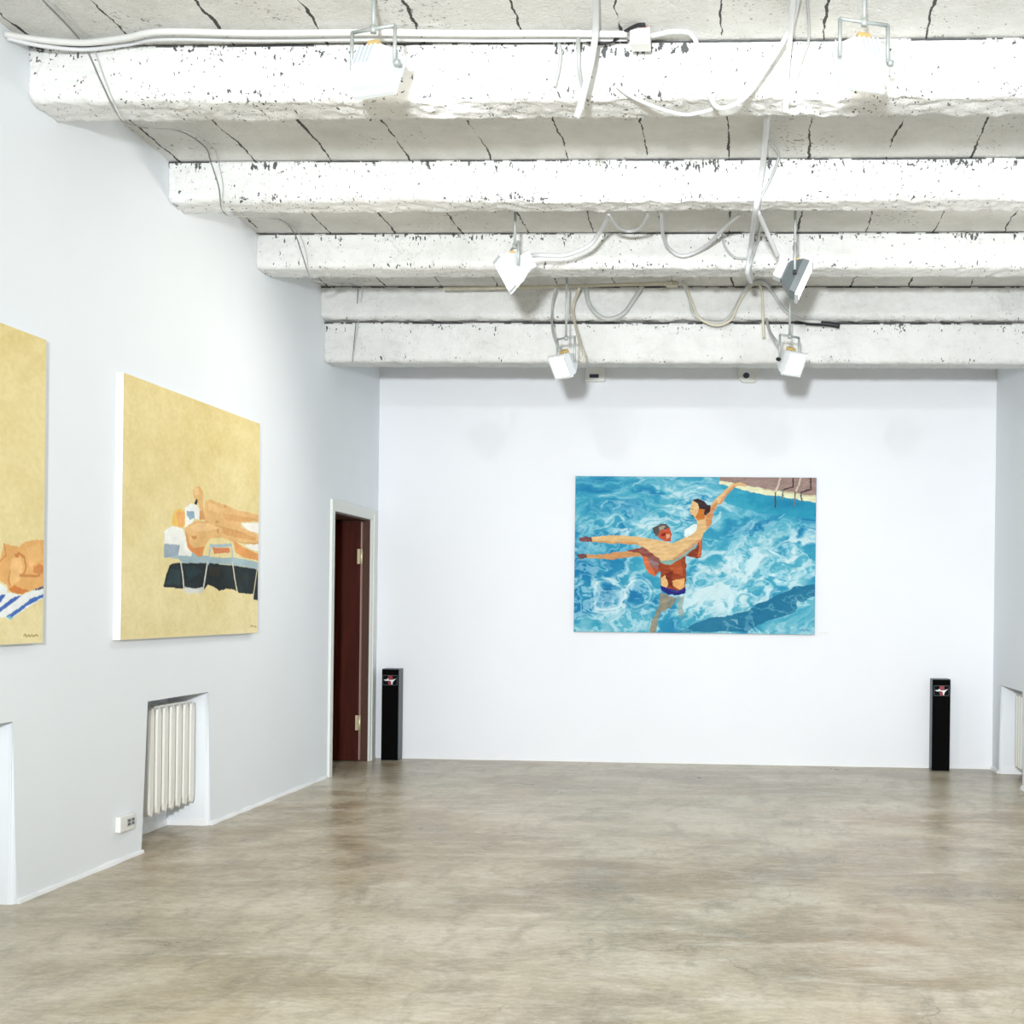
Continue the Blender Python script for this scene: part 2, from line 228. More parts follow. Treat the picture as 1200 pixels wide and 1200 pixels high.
M['cable_white']=mat('cable_white',(.66,.68,.70),.45); M['conduit']=mat('conduit_white',(.70,.71,.70),.5)
M['cable_grey']=mat('cable_grey',(.46,.48,.47),.5); M['cable_cream']=mat('cable_cream',(.58,.55,.44),.5)
M['cable_black']=mat('cable_black',(.02,.02,.025),.45); M['wire_dark']=mat('wire_dark',(.22,.22,.21),.5); M['wire_pale']=mat('wire_pale',(.52,.53,.52),.5)
M['red']=mat('red_insulation',(.45,.04,.06),.5)
M['plastic']=mat('white_plastic',(.80,.81,.78),.4); M['plastic_dark']=mat('dark_window',(.05,.06,.08),.3); M['plastic_grey']=mat('grey_plastic',(.42,.43,.42),.4)
M['lamp']=mat('lamp_enamel',(.66,.70,.72),.4); M['lamp_grey']=mat('lamp_enamel_grey',(.10,.12,.125),.4); M['steel']=mat('galvanised_steel',(.42,.46,.45),.42,.3); M['ochre']=mat('ceramic_terminal',(.55,.40,.16),.5)
M['glow']=mat('lamp_glass_lit',(1,1,1),.3,0,(1,.93,.80),9.); M['knob']=mat('black_knob',(.02,.02,.02),.5)
M['rad']=mat('radiator_enamel',(.80,.80,.75),.35); M['valve']=mat('valve_brass',(.25,.2,.12),.4,.6)
def make_door():
    m=mat('mahogany_door',(.10,.012,.008),.42); t=NT(m); p=t.pos()
    g=t.noise(t.mapping(p,(14,14,1.2)),2.,5,.6,.5)
    t.color(t.mix(t.ramp(g,.3,.7),(.036,.0045,.0018),(.075,.011,.004))); t.b.inputs['Specular IOR Level'].default_value=.2; return m
M['door']=make_door(); M['brown']=mat('door_edge_brown',(.060,.018,.005),.5); M['brass']=mat('hinge_brass',(.80,.70,.46),.35,.4); M['pale']=mat('door_edge_pale',(.42,.27,.22),.5)
M['trim']=mat('door_casing_paint',(.74,.77,.74),.5)
M['speaker']=mat('speaker_black',(.008,.008,.009),.35); M['grille']=mat('speaker_grille',(.003,.003,.003),.6); M['spk_side']=mat('speaker_side',(.08,.10,.11),.4)
M['badge_bg']=mat('badge_black',(.006,.008,.010),.3); M['badge_line']=mat('badge_line',(.07,.09,.10),.4); M['badge_red']=mat('badge_red',(.26,.02,.03),.45); M['badge_white']=mat('badge_white',(.75,.78,.80),.4)
M['edge_white']=mat('primed_canvas_edge',(.84,.85,.84),.8); M['edge_grey']=mat('canvas_edge_grey',(.30,.36,.40),.8); M['paper']=mat('paper',(.80,.81,.80),.8)
for k,v in (('speaker',.1),('grille',.02),('spk_side',.3),('badge_bg',.02),('knob',.2),('cable_black',.3)): M[k].node_tree.nodes['Principled BSDF'].inputs['Specular IOR Level'].default_value=v
def make_canvas(name):
    m=mat(name,(1,1,1),.6); t=NT(m)
    a=t.n('ShaderNodeAttribute',_attribute_name='paint'); t.color(a.outputs['Color'])
    t.b.inputs['Specular IOR Level'].default_value=.15
    t.bump(t.noise(t.pos(),160,3),.15,.002); return m
# ---------------------------------------------------------------- mesh helpers (world coordinates, moved under the parent's origin)
def world_loc(o):
    v=Vector((0,0,0))
    while o: v+=o.location; o=o.parent
    return v
def obj(name,bm,m,parent=None,smooth=False,loc=None):
    me=bpy.data.meshes.new(name)
    off=world_loc(parent) if parent else Vector(loc or (0,0,0))
    bmesh.ops.recalc_face_normals(bm,faces=bm.faces[:])
    bm.transform(Matrix.Translation(-off)); bm.to_mesh(me); bm.free()
    for mm in (m if isinstance(m,(list,tuple)) else [m]): me.materials.append(mm)
    if smooth:
        for p in me.polygons: p.use_smooth=True
    o=bpy.data.objects.new(name,me); COL.objects.link(o)
    if parent: o.parent=parent
    else: o.location=off
    return o
def thing(name,label,cat,loc,group=None):
    o=bpy.data.objects.new(name,None); COL.objects.link(o); o.location=loc; o.empty_display_size=.1
    o['label']=label; o['category']=cat
    if group: o['group']=group
    return o
def tag(o,label,cat,group=None):
    o['label']=label; o['category']=cat
    if group: o['group']=group
    return o
def struct(name,bm,m,parent=None):
    o=obj(name,bm,m,parent)
    if not parent: o['kind']='structure'
    return o
def box(bm,a,b,bev=0.,mi=0,T=None):
    vs=[bm.verts.new((x,y,z)) for x in (a[0],b[0]) for y in (a[1],b[1]) for z in (a[2],b[2])]
    fs=[]
    for q in ((0,1,3,2),(4,6,7,5),(0,4,5,1),(2,3,7,6),(0,2,6,4),(1,5,7,3)):
        f=bm.faces.new([vs[i] for i in q]); f.material_index=mi; fs.append(f)
    if bev>0:
        es=list({e for f in fs for e in f.edges})
        r=bmesh.ops.bevel(bm,geom=es,offset=bev,segments=2,profile=.6,affect='EDGES')
        vs=list({v for f in r['faces'] for v in f.verts}|{v for v in vs if v.is_valid})
        for f in r['faces']: f.material_index=mi
    if T is not None:
        for v in {v for v in vs if v.is_valid}: v.co=T@v.co
    return vs
def tube(bm,pts,r,seg=10,smooth_n=6,caps=True):
    pts=[Vector(p) for p in pts]
    if smooth_n>1 and len(pts)>2:                       # Catmull-Rom through the points
        o=[]
        for i in range(len(pts)-1):
            p0=pts[max(i-1,0)];p1=pts[i];p2=pts[i+1];p3=pts[min(i+2,len(pts)-1)]
            for k in range(smooth_n):
                t=k/smooth_n
                o.append(.5*((2*p1)+(p2-p0)*t+(2*p0-5*p1+4*p2-p3)*t*t+(3*p1-p0-3*p2+p3)*t**3))
        o.append(pts[-1]); pts=o
    rings=[]; up=None
    for i,p in enumerate(pts):
        d=(pts[min(i+1,len(pts)-1)]-pts[max(i-1,0)]).normalized()
        if up is None: up=d.orthogonal().normalized()
        up=(up-d*up.dot(d)).normalized(); s=d.cross(up)
        rings.append([bm.verts.new(p+r*(up*math.cos(2*PI*k/seg)+s*math.sin(2*PI*k/seg))) for k in range(seg)])
    for a,b in zip(rings,rings[1:]):
        for k in range(seg):
            f=bm.faces.new((a[k],a[(k+1)%seg],b[(k+1)%seg],b[k])); f.smooth=True
    if caps: bm.faces.new(rings[0][::-1]); bm.faces.new(rings[-1])
def prism(bm,poly,axis,a,b):
    """outline in the two other axes, extruded along axis (0 = x, outline is (y,z); 1 = y, outline is (x,z))"""
    def P(u,v,w): return (w,u,v) if axis==0 else (u,w,v) if axis==1 else (u,v,w)
    A=[bm.verts.new(P(u,v,a)) for u,v in poly]; B=[bm.verts.new(P(u,v,b)) for u,v in poly]
    bm.faces.new(A); bm.faces.new(B[::-1])
    for i in range(len(poly)):
        j=(i+1)%len(poly); bm.faces.new((A[i],B[i],B[j],A[j]))
# ---------------------------------------------------------------- room shell
NZ=.768; NY0,NY1=6.82,7.668; N0=(4.70,5.585); DY0,DY1,DZ=9.945,10.955,1.962; RN0,RN1,RNZ=9.985,10.88,.70
TH=.245
bm=bmesh.new(); box(bm,(XL-2.2,YF,-.12),(XR+TH+.05,D+.12,0)); struct('floor',bm,M['floor'])
bm=bmesh.new()
prism(bm,[(YF,ceil_z(YF)),(D+.12,ceil_z(D+.12)),(D+.12,3.9),(YF,3.9)],0,XL-.05,XR+.05); struct('ceiling',bm,M['ceiling'])
bm=bmesh.new()
prism(bm,[(YF,0),(N0[0],0),(N0[0],.773),(N0[1],.773),(N0[1],0),(NY0,0),(NY0,NZ),(NY1,NZ),(NY1,0),(DY0,0),(DY0,DZ),(DY1,DZ),(DY1,0),(D+.1,0),(D+.1,3.8),(YF,3.8)],0,XL-TH,XL)
es=[e for e in bm.edges if all(abs(v.co.x-XL)<1e-4 for v in e.verts) and all(v.co.z<1. and N0[0]-.01<v.co.y<NY1+.01 for v in e.verts) and abs(e.verts[0].co.y-e.verts[1].co.y)<1e-4]
bmesh.ops.bevel(bm,geom=es,offset=.03,segments=4,profile=.5,affect='EDGES')
box(bm,(XL-TH-.08,N0[0]-.05,0),(XL-TH,N0[1]+.05,.85)); box(bm,(XL-TH-.08,NY0-.05,0),(XL-TH,NY1+.05,.85))
struct('wall_left',bm,M['wall'])
bm=bmesh.new(); box(bm,(XL,D,0),(XR,D+.12,3.75)); struct('wall_back',bm,M['wall_back'])
bm=bmesh.new()
prism(bm,[(YF,0),(RN0,0),(RN0,RNZ),(RN1,RNZ),(RN1,0),(D+.1,0),(D+.1,3.8),(YF,3.8)],0,XR,XR+TH)
es=[e for e in bm.edges if all(abs(v.co.x-XR)<1e-4 for v in e.verts) and all(v.co.z<.9 and RN0-.01<v.co.y<RN1+.01 for v in e.verts) and abs(e.verts[0].co.y-e.verts[1].co.y)<1e-4]
bmesh.ops.bevel(bm,geom=es,offset=.02,segments=3,profile=.5,affect='EDGES')
box(bm,(XR+TH,RN0-.05,0),(XR+TH+.08,RN1+.05,.8))
struct('wall_right',bm,M['wall'])
# dim hallway behind the door
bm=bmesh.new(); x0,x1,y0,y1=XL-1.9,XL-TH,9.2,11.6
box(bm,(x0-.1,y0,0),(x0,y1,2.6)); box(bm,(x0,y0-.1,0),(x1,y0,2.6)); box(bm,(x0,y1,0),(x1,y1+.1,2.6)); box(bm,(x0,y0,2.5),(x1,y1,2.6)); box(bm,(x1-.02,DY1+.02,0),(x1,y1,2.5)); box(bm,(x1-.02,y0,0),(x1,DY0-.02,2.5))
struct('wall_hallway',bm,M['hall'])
# baseboards: a low lip of white paint along each wall
def lip(bm,a,b,h=.022,t=.014):
    """strip from a to b on the floor, irregular like brushed paint"""
    a=Vector(a); b=Vector(b); d=(b-a); L=d.length; d.normalize(); nrm=Vector((-d.y,d.x,0)); n=max(2,int(L/.05)); R=[]
    for i in range(n+1):
        p=a+d*(L*i/n); k=.75+.5*noise.noise(p*6)
        R.append([bm.verts.new(p+o) for o in (Vector((0,0,0)),nrm*t*k,nrm*t*k*.6+Vector((0,0,h*.6)),Vector((0,0,h*k)))])
    for A,B in zip(R,R[1:]):
        for q in range(4): bm.faces.new((A[q],A[(q+1)%4],B[(q+1)%4],B[q]))
    bm.faces.new(R[0]); bm.faces.new(R[-1][::-1])
bm=bmesh.new()
for y0,y1 in ((YF,N0[0]),(N0[1]+.02,NY0-.01),(NY1+.02,DY0-.065)): lip(bm,(XL,y1,0),(XL,y0,0),.024,.016)
lip(bm,(XL-TH,NY1,0),(XL-TH,NY0,0),.055,.012); lip(bm,(XL-.02,NY1,0),(XL-TH,NY1,0),.05,.010)
struct('baseboard_left',bm,M['base'])
bm=bmesh.new(); lip(bm,(XR,D,0),(XL+.16,D,0),.03,.012); struct('baseboard_back',bm,M['base'])
bm=bmesh.new()
for y0,y1 in ((RN1+.01,D-.012),(YF,RN0-.01)): lip(bm,(XR,y0,0),(XR,y1,0),.035,.02)
lip(bm,(XR+TH,RN0,0),(XR+TH,RN1,0),.07,.012); lip(bm,(XR+TH,RN1,0),(XR+.01,RN1,0),.07,.012)
struct('baseboard_right',bm,M['base'])
# ---------------------------------------------------------------- ceiling beams
def make_beam_obj(label,y0,thick,ztop,zbot,seed,x0=XL,rough=1.,inset=0.,topw=1.,mm='beam'):
    bm=bmesh.new(); nx=420; H=ztop-zbot
    prof=[]                                             # (dy, dz, edge mask)
    nf=16; nb=9
    for i in range(nf+1):
        f=i/nf; z=ztop-H*f; y=0.
        if f>.88: y=(f-.88)/.12*.022
        prof.append((y,z,max(0,1-abs(f-.10)/.30)*topw if f<.5 else .75*max(0,1-abs(f-.92)/.2)))
    for i in range(1,nb+1): prof.append((.022+(thick-.044)*i/nb,zbot,.35))
    for i in range(1,5): prof.append((thick-.004*(4-i),zbot+.02+(H-.02)*i/4*.999,.2))
    x1=XR; lay=bm.verts.layers.float.new('edge'); lj=bm.verts.layers.float.new('joint'); rings=[]
    for k in range(nx+1):
        X=x0+(x1-x0)*k/nx; ring=[]
        for j,(dy,z,e) in enumerate(prof):
            p=Vector((X,y0+dy,z)); q=p*Vector((1,1,1)) if 0 else Vector((X*1.0+seed*7.3,dy*2.2,z*2.2))
            n1=noise.noise(q*2.2)*.007+noise.noise(q*9)*.006+noise.noise(q*24)*.004+noise.noise(q*50)*.0025
            low=max(0,1-abs(z-zbot)/.06)
            n2=low*(abs(noise.noise(q*6+Vector((5,0,0))))*.015+noise.noise(q*19)*.009+noise.noise(q*43)*.006)*rough
            if j==0: n1=abs(n1)*.4; n2=0
            v=bm.verts.new((X,p.y-n1*(1 if dy<thick*.5 else -1),p.z+(n2 if z<zbot+.07 else 0))); v[lay]=e; v[lj]=1. if j==0 else 0.; ring.append(v)
        rings.append(ring)
    for a,b in zip(rings,rings[1:]):
        for j in range(len(prof)-1):
            f=bm.faces.new((a[j],a[j+1],b[j+1],b[j])); f.smooth=True
        bm.faces.new((a[-1],a[0],b[0],b[-1]))
    bm.faces.new(rings[0]); bm.faces.new(rings[-1][::-1])
    return tag(obj('ceiling_beam',bm,M[mm]),label,'beam','whitewashed ceiling beams')
for args in (('rough whitewashed concrete ceiling beam nearest the camera, carrying the long white conduit',5.621,.27,ceil_z(5.62)-.006,3.388,1),
             ('rough whitewashed concrete ceiling beam, second from the camera',7.022,.22,ceil_z(7.02)-.006,3.378,2),
             ('rough whitewashed concrete ceiling beam, third from the camera, behind the hanging floodlights',8.311,.26,ceil_z(8.3)-.006,3.349,3),
             ('greyish upper concrete ceiling beam farthest from the camera, resting above a lower beam',9.60,.28,ceil_z(9.6)-.006,3.312,4)):
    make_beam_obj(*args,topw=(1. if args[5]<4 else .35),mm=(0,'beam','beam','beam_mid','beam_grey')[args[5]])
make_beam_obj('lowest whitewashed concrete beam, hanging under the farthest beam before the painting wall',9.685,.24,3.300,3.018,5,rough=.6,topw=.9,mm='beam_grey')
# ---------------------------------------------------------------- door in the left wall
dr=thing('door_1','dark mahogany door standing open in the left wall by the back corner','door',(XL,10.45,0)); dr['kind']='structure'
bm=bmesh.new()
prism(bm,[(DY0-.065,0),(DY0,0),(DY0,DZ),(DY1,DZ),(DY1,0),(DY1+.15,0),(DY1+.15,DZ+.085),(DY0-.065,DZ+.085)],0,XL,XL+.018)
prism(bm,[(DY1+.03,0),(DY1+.07,0),(DY1+.07,DZ+.05),(DY1+.03,DZ+.05)],0,XL+.018,XL+.026)
obj('casing',bm,M['trim'],dr)
bm=bmesh.new(); box(bm,(XL-TH,DY1-.012,0),(XL-.001,DY1,DZ)); box(bm,(XL-TH,DY0,DZ-.012),(XL-.001,DY1-.012,DZ)); obj('jamb',bm,M['brown'],dr)
bm=bmesh.new(); box(bm,(XL-.97,DY1-.066,.012),(XL-.058,DY1-.026,DZ-.02),.003); lf=obj('leaf',bm,M['door'],dr)
bm=bmesh.new(); box(bm,(XL-.058,DY1-.064,.014),(XL-.052,DY1-.028,DZ-.022)); obj('leaf_edge',bm,M['pale'],lf)
for z in (1.60,.255):
    bm=bmesh.new(); tube(bm,[(XL-.052,DY1-.072,z),(XL-.052,DY1-.072,z+.12)],.010,12,1); box(bm,(XL-.085,DY1-.070,z),(XL-.055,DY1-.0665,z+.12)); obj('hinge',bm,M['brass'],lf)
# ---------------------------------------------------------------- paintings
def lin(c):
    c=np.asarray(c,float)/255.; return np.where(c<=.04045,c/12.92,((c+.055)/1.055)**2.4)
class Noise2:
    def __init__(s,seed): s.r=np.random.RandomState(seed).rand(256,256)
    def val(s,x,y):
        xi=np.floor(x).astype(int); yi=np.floor(y).astype(int); fx=x-xi; fy=y-yi; fx=fx*fx*(3-2*fx); fy=fy*fy*(3-2*fy)
        g=lambda a,b: s.r[a%256,b%256]
        return (g(xi,yi)*(1-fx)+g(xi+1,yi)*fx)*(1-fy)+(g(xi,yi+1)*(1-fx)+g(xi+1,yi+1)*fx)*fy
    def fbm(s,x,y,o=4):
        t=0;a=.5;n=0
        for k in range(o): t=t+a*s.val(x*2**k+17*k,y*2**k+31*k); n+=a; a*=.5
        return t/n
def inside(poly,X,Y):
    c=np.zeros(X.shape,bool); n=len(poly)
    for i in range(n):
        x1,y1=poly[i]; x2,y2=poly[(i+1)%n]
        if y1==y2: continue
        k=((y1>Y)!=(y2>Y))&(X<(x2-x1)*(Y-y1)/(y2-y1)+x1); c^=k
    return c
def stroke(pts,X,Y,w):
    d=np.full(X.shape,1e9)
    for (x1,y1),(x2,y2) in zip(pts,pts[1:]):
        L=(x2-x1)**2+(y2-y1)**2+1e-12; t=np.clip(((X-x1)*(x2-x1)+(Y-y1)*(y2-y1))/L,0,1)
        d=np.minimum(d,np.hypot(X-x1-t*(x2-x1),Y-y1-t*(y2-y1)))
    return d<w/2
def paint(img,X,Y,items,jit=None):
    for it in items:
        m=inside(it[3],X,Y) if it[0]=='p' else stroke(it[3],X,Y,it[4])
        c=np.array(it[1],float)
        if jit is not None: c=c[None,:]+(jit[m]*1.)[:,None]
        img[m]=img[m]*(1-it[2])+c*it[2]
def canvas_mesh(name,img,P,root,m):
    """grid of painted vertices; P(u,v) gives the world point, u along the width, v downwards"""
    h,w,_=img.shape; U,V=np.meshgrid(np.linspace(0,1,w),np.linspace(0,1,h))
    o=world_loc(root); co=np.stack(P(U.ravel(),V.ravel()),1)-np.array(o)
    me=bpy.data.meshes.new(name); idx=np.arange(w*h).reshape(h,w)
    q=np.stack([idx[:-1,:-1],idx[1:,:-1],idx[1:,1:],idx[:-1,1:]],-1).reshape(-1,4)
    me.vertices.add(w*h); me.vertices.foreach_set('co',co.astype(np.float32).ravel())
    me.loops.add(q.size); me.loops.foreach_set('vertex_index',q.astype(np.int32).ravel())
    me.polygons.add(len(q)); me.polygons.foreach_set('loop_start',np.arange(0,q.size,4,dtype=np.int32)); me.polygons.foreach_set('loop_total',np.full(len(q),4,np.int32))
    me.update(calc_edges=True)
    a=me.color_attributes.new('paint','FLOAT_COLOR','POINT')
    c=np.ones((w*h,4),np.float32); c[:,:3]=lin(np.clip(img.reshape(-1,3),0,255)); a.data.foreach_set('color',c.ravel())
    me.materials.append(m); ob=bpy.data.objects.new(name,me); COL.objects.link(ob); ob.parent=root; return ob
# --- pool painting on the back wall
def pool_image(W=620,Hh=400):
    # drawn in its own 1096 x 705 sheet
    X,Y=np.meshgrid(np.linspace(0,1096,W),np.linspace(0,705,Hh)); N=Noise2(3)
    u=X/1096; v=Y/705
    wx=N.fbm(X/95+3,Y/60,4)-.5; wy=N.fbm(X/95+40,Y/60+9,4)-.5
    sx=120-45*v; sy=26+38*v
    n1=N.fbm((X+wx*150)/sx,(Y+wy*90)/sy,4)
    n2=N.fbm((X+wx*110)/(sx*.42)+50,(Y+wy*80)/(sy*.42),3)
    rid=1-np.abs(N.fbm((X+wx*230)/90+7,(Y+wy*190)/62,3)*2-1)*2.2
    deep=np.array((22,128,176.)); mid=np.array((62,164,192.)); light=np.array((160,210,222.)); white=np.array((226,240,242.))
    def G(cx,cy,rx,ry): return np.exp(-(((X-cx)/rx)**2+((Y-cy)/ry)**2))
    foam=.9*G(800,430,240,120)+.55*G(640,560,170,70)+.5*G(280,230,170,90)+.45*G(520,120,150,90)+.4*G(250,640,120,60)+.5*G(1040,300,130,90)+.35*G(170,470,160,60)-.5*G(1010,150,150,40)-.35*G(60,80,120,80)
    dk=.9*G(150,540,60,60)+.8*G(290,535,55,60)+.5*G(40,420,80,60)+.6*G(60,600,90,30)
    band=inside([(470,706),(600,650),(790,610),(840,560),(930,530),(1000,490),(1097,480),(1097,540),(1020,560),(990,610),(900,640),(820,680),(790,706)],X+wx*60,Y+wy*40)
    t=np.clip(n1*1.5-.35+.35*foam-.5*dk,0,1)
    img=deep+(mid-deep)*np.clip(t*2,0,1)[...,None]; img=img+(light-img)*np.clip(t*2-1,0,1)[...,None]*.9
    img=img+(deep*.82-img)*(np.clip(band*1.,0,1)*.8)[...,None]
    img=img+(np.array((16,112,168.))-img)*np.clip(dk*.7,0,1)[...,None]
    w=np.clip((n2-.52+.22*foam-.25*band)*4.2,0,1)*np.clip(.45+foam,0,1); img=img+(white-img)*(w*.9)[...,None]
    w=np.clip((rid-.62)*3.2,0,1)*np.clip(.25+.75*v+.5*foam-.5*band,0,1); img=img+(np.array((214,240,246.))-img)*(w*.62)[...,None]
    calm=inside([(660,35),(760,55),(900,90),(1097,120),(1097,185),(1000,178),(850,160),(760,140),(690,120)],X+wx*40,Y+wy*20)
    img=img+(np.array((40,160,188.))-img)*(calm*.72)[...,None]
    sh=G(975,118,110,26); img=img+(np.array((16,128,170.))-img)*np.clip(sh*.9,0,1)[...,None]
    for cx,cy,rx,ry in ((160,540,68,66),(290,535,62,62)):       # swirls
        r=np.hypot((X-cx+wx*40)/rx,(Y-cy+wy*40)/ry); g=np.exp(-((r-1)/.09)**2)+.6*np.exp(-((r-1.25)/.07)**2); img=img+(white-img)*np.clip(g*.75*(n2*1.6),0,1)[...,None]
    for k in range(34):                                          # loose white brush strokes
        rs=np.random.RandomState(100+k); x=rs.uniform(20,1076); y=rs.uniform(20,690); L=rs.uniform(15,60); a=rs.uniform(-.5,.3)
        m=stroke([(x,y),(x+L*.5,y+L*.5*a),(x+L,y+L*a*1.6)],X+wx*90,Y+wy*90,rs.uniform(4,9)); img[m]=img[m]*.55+white*.45
    jit=(N.fbm(X/14,Y/9,3)-.5)*36
    d=lambda p:[(38.7+x*.5806-51,116.1+y*.5806-74) for x,y in p]     # detail drawing of the figures
    c=lambda p:[(x-51,y-74) for x,y in p]
    S=(236,190,132)
    items=[
     ('p',(164,134,126),1,c([(700,60),(1160,60),(1160,158),(1000,140),(860,120),(770,104),(712,92)])),
     ('p',(242,236,196),1,c([(708,88),(780,100),(900,122),(1160,157),(1160,188),(1000,162),(860,142),(750,114),(710,106)])),
     ('p',(205,190,150),.7,c([(900,122),(1160,157),(1160,164),(900,128)])),
     ('p',(158,138,112),.85,c([(445,598),(500,615),(522,618),(505,655),(450,690),(432,740),(426,790),(398,790),(405,730),(440,660)])),
     ('p',(150,160,150),.7,c([(520,618),(556,612),(545,660),(556,700),(540,716),(528,690)])),
     ('p',(178,86,60),1,d([(550,515),(600,530),(620,600),(680,610),(692,660),(650,706),(600,680),(570,610)])),
     ('p',(222,112,66),1,d([(548,515),(590,520),(610,600),(660,690),(648,704),(600,680),(570,610)])),
     ('p',(152,112,116),.9,d([(590,560),(680,590),(675,650),(630,630)])),
     ('p',(158,62,28),1,d([(680,590),(780,605),(880,550),(897,540),(902,700),(897,790),(840,812),(720,792),(700,760),(702,690),(680,640)])),
     ('p',(190,84,36),.8,d([(760,620),(860,570),(880,700),(800,680)])),
     ('p',(246,196,128),1,d([(703,715),(740,695),(765,760),(745,792),(705,776)])),
     ('p',(240,176,106),1,d([(795,735),(885,715),(896,780),(850,806),(800,775)])),
     ('p',(124,40,18),.85,d([(735,690),(800,650),(785,740),(800,795),(765,775)])),
     ('p',(146,58,34),1,d([(985,400),(1027,405),(1020,500),(1012,556),(960,560),(898,545),(905,505),(960,490),(985,470)])),
     ('p',(216,112,62),.9,d([(1000,410),(1026,410),(1018,500),(1010,550),(985,540),(998,480)])),
     ('p',(28,32,122),1,d([(703,776),(760,795),(840,810),(902,788),(902,832),(820,852),(760,844),(705,812)])),
     ('p',(60,60,120),.6,d([(780,800),(840,810),(840,830),(780,822)])),
     ('p',(216,152,98),1,d([(112,535),(230,540),(330,520),(450,510),(560,520),(560,545),(450,560),(330,577),(230,570),(118,570)])),
     ('p',(150,72,62),1,d([(425,508),(520,485),(640,500),(680,560),(560,545),(530,522)])),
     ('p',S,1,d([(150,398),(330,388),(480,390),(560,405),(680,420),(790,445),(880,400),(955,345),(985,290),(975,258),(1045,245),(1060,200),(1110,110),(1195,36),(1215,55),(1145,140),(1112,200),(1088,310),(1052,340),(1012,420),(950,480),(860,540),(780,592),(715,592),(640,540),(560,482),(500,455),(340,452),(210,442),(155,437)])),
     ('p',(222,156,96),.9,d([(155,425),(340,440),(500,440),(560,470),(500,457),(340,454),(210,444),(155,438)])),
     ('p',S,1,c([(700,182),(730,135),(770,100),(800,96),(832,104),(828,115),(786,114),(745,152),(716,196)])),
     ('p',(216,140,92),.8,c([(722,165),(745,140),(772,112),(786,114),(745,152),(716,196),(700,200)])),
     ('p',(150,82,72),.9,d([(555,470),(660,545),(720,590),(700,604),(620,575),(565,535),(525,490)])),
     ('p',(140,178,166),1,d([(690,580),(740,578),(800,575),(860,545),(965,455),(972,480),(880,550),(780,612),(720,606)])),
     ('p',(208,150,112),.9,d([(800,560),(880,500),(1000,410),(1010,420),(950,480),(860,545),(790,585)])),
     ('p',(238,244,244),1,d([(888,335),(955,295),(988,290),(978,350),(900,400),(880,375)])),
     ('p',(214,136,84),.8,d([(1048,250),(1075,180),(1130,110),(1145,130),(1112,200),(1088,310),(1056,330)])),
     ('p',(128,74,76),1,d([(55,412),(100,398),(152,402),(157,437),(60,440)])),('p',(120,76,78),1,d([(38,540),(80,530),(115,538),(118,568),(60,572),(40,556)])),
     ('p',(90,82,78),1,d([(636,325),(690,295),(740,298),(768,322),(740,342),(700,348),(682,388),(655,396),(640,360)])),
     ('p',(176,158,138),.9,d([(675,315),(735,308),(722,338),(688,350)])),
     ('p',(204,84,54),1,d([(688,352),(740,335),(766,325),(782,370),(780,432),(720,427),(680,402)])),
     ('p',(242,178,136),.9,d([(738,372),(766,372),(766,402),(742,412)])),('p',(140,30,24),.9,d([(700,378),(732,365),(738,384),(705,396)])),
     ('p',(242,196,138),1,d([(948,110),(1000,120),(1042,180),(1046,250),(990,264),(970,256),(958,236),(935,215),(928,180),(938,140)])),
     ('p',(214,124,50),1,d([(1000,150),(1042,180),(1042,252),(990,264),(966,242),(990,200)])),
     ('p',(58,36,42),1,d([(944,112),(985,98),(1040,112),(1060,140),(1086,145),(1082,195),(1050,226),(1034,216),(1040,180),(1000,176),(985,132)])),
     ('p',(120,60,40),.8,d([(936,218),(952,226),(950,236),(938,230)])),('p',(90,60,50),.7,d([(934,172),(950,170),(950,178),(934,180)])),
     ('l',(222,200,178),1,c([(987,70),(963,142)]),7),('l',(70,66,74),1,c([(963,142),(962,208)]),6),('l',(58,46,48),1,c([(1043,70),(1043,118),(992,130)]),6),('l',(120,130,130),1,c([(996,130),(996,168)]),8),
     ('l',(222,200,178),1,c([(1080,70),(1053,142)]),7),('l',(120,112,110),1,c([(1053,142),(1050,198)]),6),('l',(58,46,48),1,c([(1122,70),(1122,124),(1076,142)]),6),('l',(90,96,100),1,c([(1080,142),(1080,182)]),7),
     ('l',(20,90,150),.7,c([(1080,762),(1092,756),(1100,764),(1112,757),(1125,764)]),3)]
    st=(N.fbm(X/26+Y/40,Y/9,3)-.5)*40
    paint(img,X+(N.fbm(X/16,Y/16,3)-.5)*9,Y+(N.fbm(X/16+50,Y/16,3)-.5)*9,items,st); img=img*np.array((.92,.95,.96))+jit[...,None]*.2
    return img
px0,px1,pz0,pz1=-1.4085,.5585,1.072,2.346; yf=D-.04
pt=thing('painting','large pool painting of a man lifting a woman, hung on the back wall','painting',((px0+px1)/2,D,pz0),'canvases hung on the walls')
canvas_mesh('canvas',pool_image(),lambda u,v:(px0+(px1-px0)*u,np.full_like(u,yf),pz1+(pz0-pz1)*v),pt,make_canvas('pool_painting_oil'))
bm=bmesh.new(); box(bm,(px0-.002,yf+.001,pz0-.002),(px1+.002,D-.001,pz1+.002),.002); obj('canvas_edge',bm,M['edge_grey'],pt)
